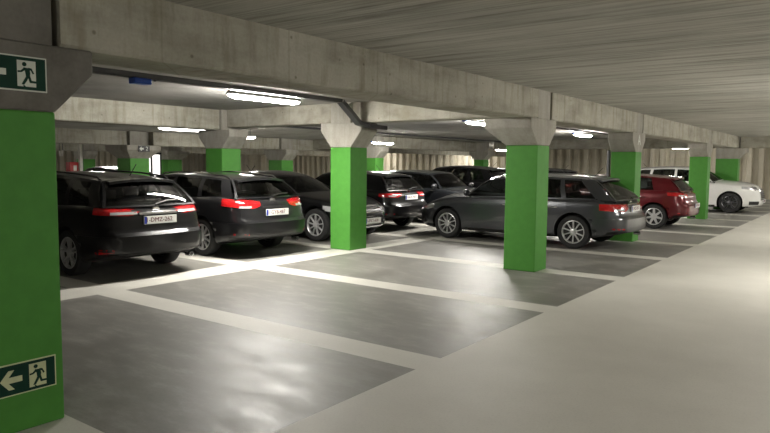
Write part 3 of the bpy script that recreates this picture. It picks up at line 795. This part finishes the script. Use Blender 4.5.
# small sign on distant column capital
sr = thing('direction_sign', 'small black and white arrow sign on the distant column capital', 'sign', (-17.645, 11.50, 1.98))
obj('sign_plate', Box(0, .02, -.19, .19, -.09, .09), M['plastic'], sr)
b = bmesh.new(); prism(b, [(-.16, 0), (-.09, .07), (-.09, .025), (-.02, .025), (-.02, -.025), (-.09, -.025), (-.09, -.07)], 0, .02, .025); obj('arrow_symbol', b, M['sign_white'], sr)
t = text_mesh('level_digit', '2', .17, M['sign_white'], sr, Matrix.Translation((.022, .09, 0)) @ rotx)

# lamps ---------------------------------------------------------------
def lamp(label, x, y, z, ztop, ln=1.5, tube_m='tube', conn=True, group=None, rz=0):
    r = thing('tube_lamp', label, 'lamp', (x, y, z), rz, group)
    b = bmesh.new(); prism(b, [(-.058, -.022), (.058, -.022), (.058, -.008), (.03, .03), (-.03, .03), (-.058, -.008)], 1, -ln/2, ln/2); obj('housing', b, M['fixture'], r)
    b = bmesh.new(); rings = []   # shallow dome lens with rounded ends
    for k in range(13):
        t = k/12; yy = -ln/2+.01+(ln-.02)*t; e_ = min(1, min(t, 1-t)*ln/.10+.25)**.5
        rings.append([b.verts.new((.054*e_*math.cos(a), yy, -.024+.050*e_*math.sin(a))) for a in [PI+PI*q/10 for q in range(11)]])
    for p_, q_ in zip(rings, rings[1:]):
        for q in range(10): b.faces.new((p_[q], p_[q+1], q_[q+1], q_[q]))
        b.faces.new((p_[0], q_[0], q_[10], p_[10]))
    b.faces.new(rings[0]); b.faces.new(rings[-1][::-1]); obj('diffuser', b, M[tube_m], r, True)
    for yy in (-ln*.33, ln*.33):
        b = bmesh.new(); tube(b, [(0, yy, .03), (0, yy, ztop-z)], .006, 6); obj('hanger', b, M['tray'], r)
    if conn: obj('connector', Box(-.03, .03, -ln/2-.16, -ln/2-.02, -.03, .025, bev=.008), M['blue'], r)
    return r
lamp('nearest lit tube lamp hanging beside the cable tray behind the long beam', -7.56, 7.05, 2.61, 2.7, 1.45, 'tube_bay', conn=False)
lamp('lit tube lamp left of the second near-row column capital', -7.60, 14.1, 2.61, 2.7, 1.5, 'tube_bay')
lamp('lit tube lamp seen between the second and third near-row columns', -7.60, 21.0, 2.61, 2.7, 1.5, 'tube_bay')
lamp('lit tube lamp seen between the third and fourth near-row columns', -7.15, 33.2, 2.49, 2.7, 1.15, conn=False, rz=PI/2)
lamp('long lit tube lamp edge-on under the left beam, above the estate cars', -13.5, 9.95, 2.42, 2.65, 1.5, 'tube_dim', conn=False)
lamp('small lit tube lamp under the shaded beam left of the lit column', -15.0, 13.0, 2.38, 2.62, 1.1, 'tube_weak', conn=False)
lamp('small lit tube lamp just right of the lit green column', -13.5, 18.0, 2.33, 2.63, 1.2, 'tube_weak')
lamp('small lit tube lamp just left of the second near-row column', -14.9, 29.9, 2.35, 2.6, 1.5, 'tube_weak')
lamp('tiny lit tube lamp above the second estate car, left of the column behind', -34.0, 26.0, 2.20, 2.5, 1.6, 'tube_weak')
for (x, lab) in ((-20.5, 'in the middle of the wall'), (-28, 'toward the far corner')):
    lamp('thin lit tube lamp along the sheet pile wall, '+lab, x, 35.8, 2.36, 2.5 if x < -18 else 2.68, 2.2, 'tube_weak', conn=False, rz=PI/2)
for (x, y, lab) in ((-24, 6, 'at far left'), (-24, 14, 'above the far small cars'), (-25, 24, 'in the far bays'), (-36, 16, 'at the far left end'), (-38, 32, 'near the far corner')):
    lamp('distant tube lamp '+lab, x, y, 2.35, 2.5, 1.5, 'tube_weak')
for i, (x, y) in enumerate(((.8, -5), (.5, 10.8), (.5, 17.6), (.5, 24.4), (.5, 32))):
    lamp(['aisle tube lamp behind the camera', 'aisle tube lamp right of the second column', 'aisle tube lamp right of the red hatchback', 'aisle tube lamp before the aisle cross beam', 'aisle tube lamp beyond the aisle cross beam'][i], x, y, 2.5, 2.7, 1.5)
lamp('added unseen fill lamp well right of the nearest column', 2.6, 3.6, 2.5, 2.7, 1.5, 'tube_weak')  # added out of view to brighten the nearest column and long beam

# cable tray ----------------------------------------------------------
tr = thing('cable_tray', 'dark cable tray on short hangers running behind the long beam to the lit column', 'cable tray', (-7.40, 5, 2.62))
T0 = Vector((-7.40, 5, 2.62)); path = [(-7.40, -4.0, 2.635), (-7.40, 8.62, 2.635), (-7.34, 9.05, 2.28), (-7.28, 9.25, 2.235), (-7.28, 9.75, 2.22)]
b = bmesh.new()
def sweep_u(b, path, w, h, t_=.004):
    for (p, q) in zip(path, path[1:]):
        p = Vector(p)-T0; q = Vector(q)-T0; d = (q-p).normalized(); s = Vector((1, 0, 0)); u = s.cross(d)
        if u.z < 0: u = -u
        def seg(a0, a1, b0, b1):
            vs = [b.verts.new(o+s*a+u*c) for o in (p, q) for a, c in ((a0, b0), (a1, b0), (a1, b1), (a0, b1))]
            for f in ((0, 1, 2, 3), (7, 6, 5, 4), (0, 4, 5, 1), (1, 5, 6, 2), (2, 6, 7, 3), (3, 7, 4, 0)): b.faces.new([vs[i] for i in f])
        seg(-w/2, w/2, 0, t_); seg(-w/2, -w/2+t_, 0, h); seg(w/2-t_, w/2, 0, h)
sweep_u(b, path, .13, .07); obj('tray_channel', b, M['tray'], tr)
for k, dx in enumerate((-.03, 0, .03)):
    b = bmesh.new(); pts = [Vector(p)-T0+Vector((dx, 0, .02)) for p in path]; tube(b, pts, .009, 6); obj('cable', b, M['cable'], tr, True)
for y in (-2.5, -1, .5, 2, 3.5, 5.0, 6.2, 7.6):
    b = bmesh.new(); box(b, -.012, .012, y-5-.012, y-5+.012, .0, .08); box(b, -.06, .06, y-5-.015, y-5+.015, .066, .078); obj('tray_hanger', b, M['tray'], tr)
bl = obj('blue_tape', Box(-.07, .07, -.12, .12, -.07, .0, bev=.01), M['blue']); bl.location = (-7.38, 4.78, 2.632); tag(bl, 'blue patch wrapped on the underside of the cable tray', 'tape')
def conduit(label, pts, r=.012):
    b = bmesh.new(); tube(b, pts, r, 8); return tag(obj('conduit', b, M['tray'], None, True), label, 'conduit')
conduit('thin conduit running under the ceiling past the lit lamps toward the far wall', [(-7.40, 9.62, 2.679), (-7.40, 27.18, 2.679)], .02)
conduit('thin conduit along the inner top edge of the long beam', [(-4.9, -9, 2.685), (-4.9, 9.2, 2.685)], .012)
conduit('black downpipe against the third near-row column', [(-4.52, 14.09, 0.0), (-4.52, 14.09, 1.93)], .035)
conduit('pale conduit crossing the ceiling at left toward the far lamps', [(-13.2, -9, 2.61), (-13.2, 27.18, 2.61)], .03)

# far left clutter ----------------------------------------------------
p = tag(obj('white_post', Box(-.045, .045, -.045, .045, 0, 2.68), M['white_paint']), 'thin white post at far left beside the red cabinet', 'post'); p.location = (-19.4, 10.47, -.2)
rc = thing('hose_cabinet', 'red cabinet standing left of the thin white post', 'cabinet', (-19.6, 10.33, -.2))
obj('cabinet_box', Box(-.12, .12, -.16, .16, 0, 1.76, bev=.02), M['red_box'], rc)
obj('cabinet_door', Box(.12, .135, -.14, .14, .06, 1.70, bev=.005), M['red_box'], rc); obj('cabinet_label', Box(.135, .138, -.05, .05, 1.5, 1.66), M['white_paint'], rc)
pf = thing('pipe_cluster', 'tangle of pale pipes hanging at the far left', 'pipes', (-19.8, 9.75, 1.68))
for k, (a, c) in enumerate((((0, -.25, .17), (0, .10, -.12)), ((0, -.22, -.03), (0, -.02, .14)), ((0, .28, .22), (0, .30, .05)), ((0, .38, .24), (0, .36, .06)))):
    b = bmesh.new(); tube(b, [a, c], .028, 8); obj('pipe', b, M['white_paint'], pf, True)
for k, y in enumerate((-.20, .28, .38)):
    b = bmesh.new(); tube(b, [(0, y, .12 if k == 0 else .2), (0, y, .82)], .01, 6); obj('hanger', b, M['tray'], pf)
wn = thing('window_1', None, None, (-25.5, 16.95, -.2)); wn['kind'] = 'structure'
for a in ((-.06, .06, -.50, -.45, 0, 2.15), (-.06, .06, .45, .50, 0, 2.15), (-.06, .06, -.02, .05, 0, 2.15), (-.06, .06, -.50, .50, 2.1, 2.2), (-.06, .06, -.50, .50, 0, .12), (-.06, .06, -.50, .50, 1.05, 1.12)):
    obj('window_frame', Box(*a), M['plastic'], wn)
M['lit'] = emis('lit_lobby_glass', (1, .96, .93), 1.6)
obj('lit_pane', Box(-.02, .0, -.47, .47, .1, 2.12), M['lit'], wn)

# ------------------------------------------------------------------ world, camera
wd = bpy.data.worlds.new('world'); SC.world = wd; wd.use_nodes = True
bg = wd.node_tree.nodes['Background']; bg.inputs[0].default_value = (.9, .95, 1, 1); bg.inputs[1].default_value = 0.0
yaw, pitch, roll, f, cz_ = -0.6393, 0.0812, 0.0089, 651.22, 1.6018
fw = Vector((math.sin(yaw)*math.cos(pitch), math.cos(yaw)*math.cos(pitch), -math.sin(pitch)))
rt = Vector((math.cos(yaw), -math.sin(yaw), 0)); up = rt.cross(fw)
r2 = rt*math.cos(roll)+up*math.sin(roll); u2 = -rt*math.sin(roll)+up*math.cos(roll)
mw = Matrix((( r2.x, u2.x, -fw.x, 0), (r2.y, u2.y, -fw.y, 0), (r2.z, u2.z, -fw.z, cz_), (0, 0, 0, 1)))
cam = bpy.data.cameras.new('camera'); co = bpy.data.objects.new('camera', cam); COL.objects.link(co)
cam.sensor_width = 36; cam.lens = f/770*36; cam.clip_end = 200; cam.clip_start = .05
co.matrix_world = mw; SC.camera = co
SC.view_settings.view_transform = 'Standard'; SC.view_settings.look = 'None'; SC.view_settings.gamma = 1; SC.view_settings.use_curve_mapping = False
SC.view_settings.exposure = 0.15
SC.cycles.use_denoising = True
SC.cycles.max_bounces = 8; SC.cycles.diffuse_bounces = 5
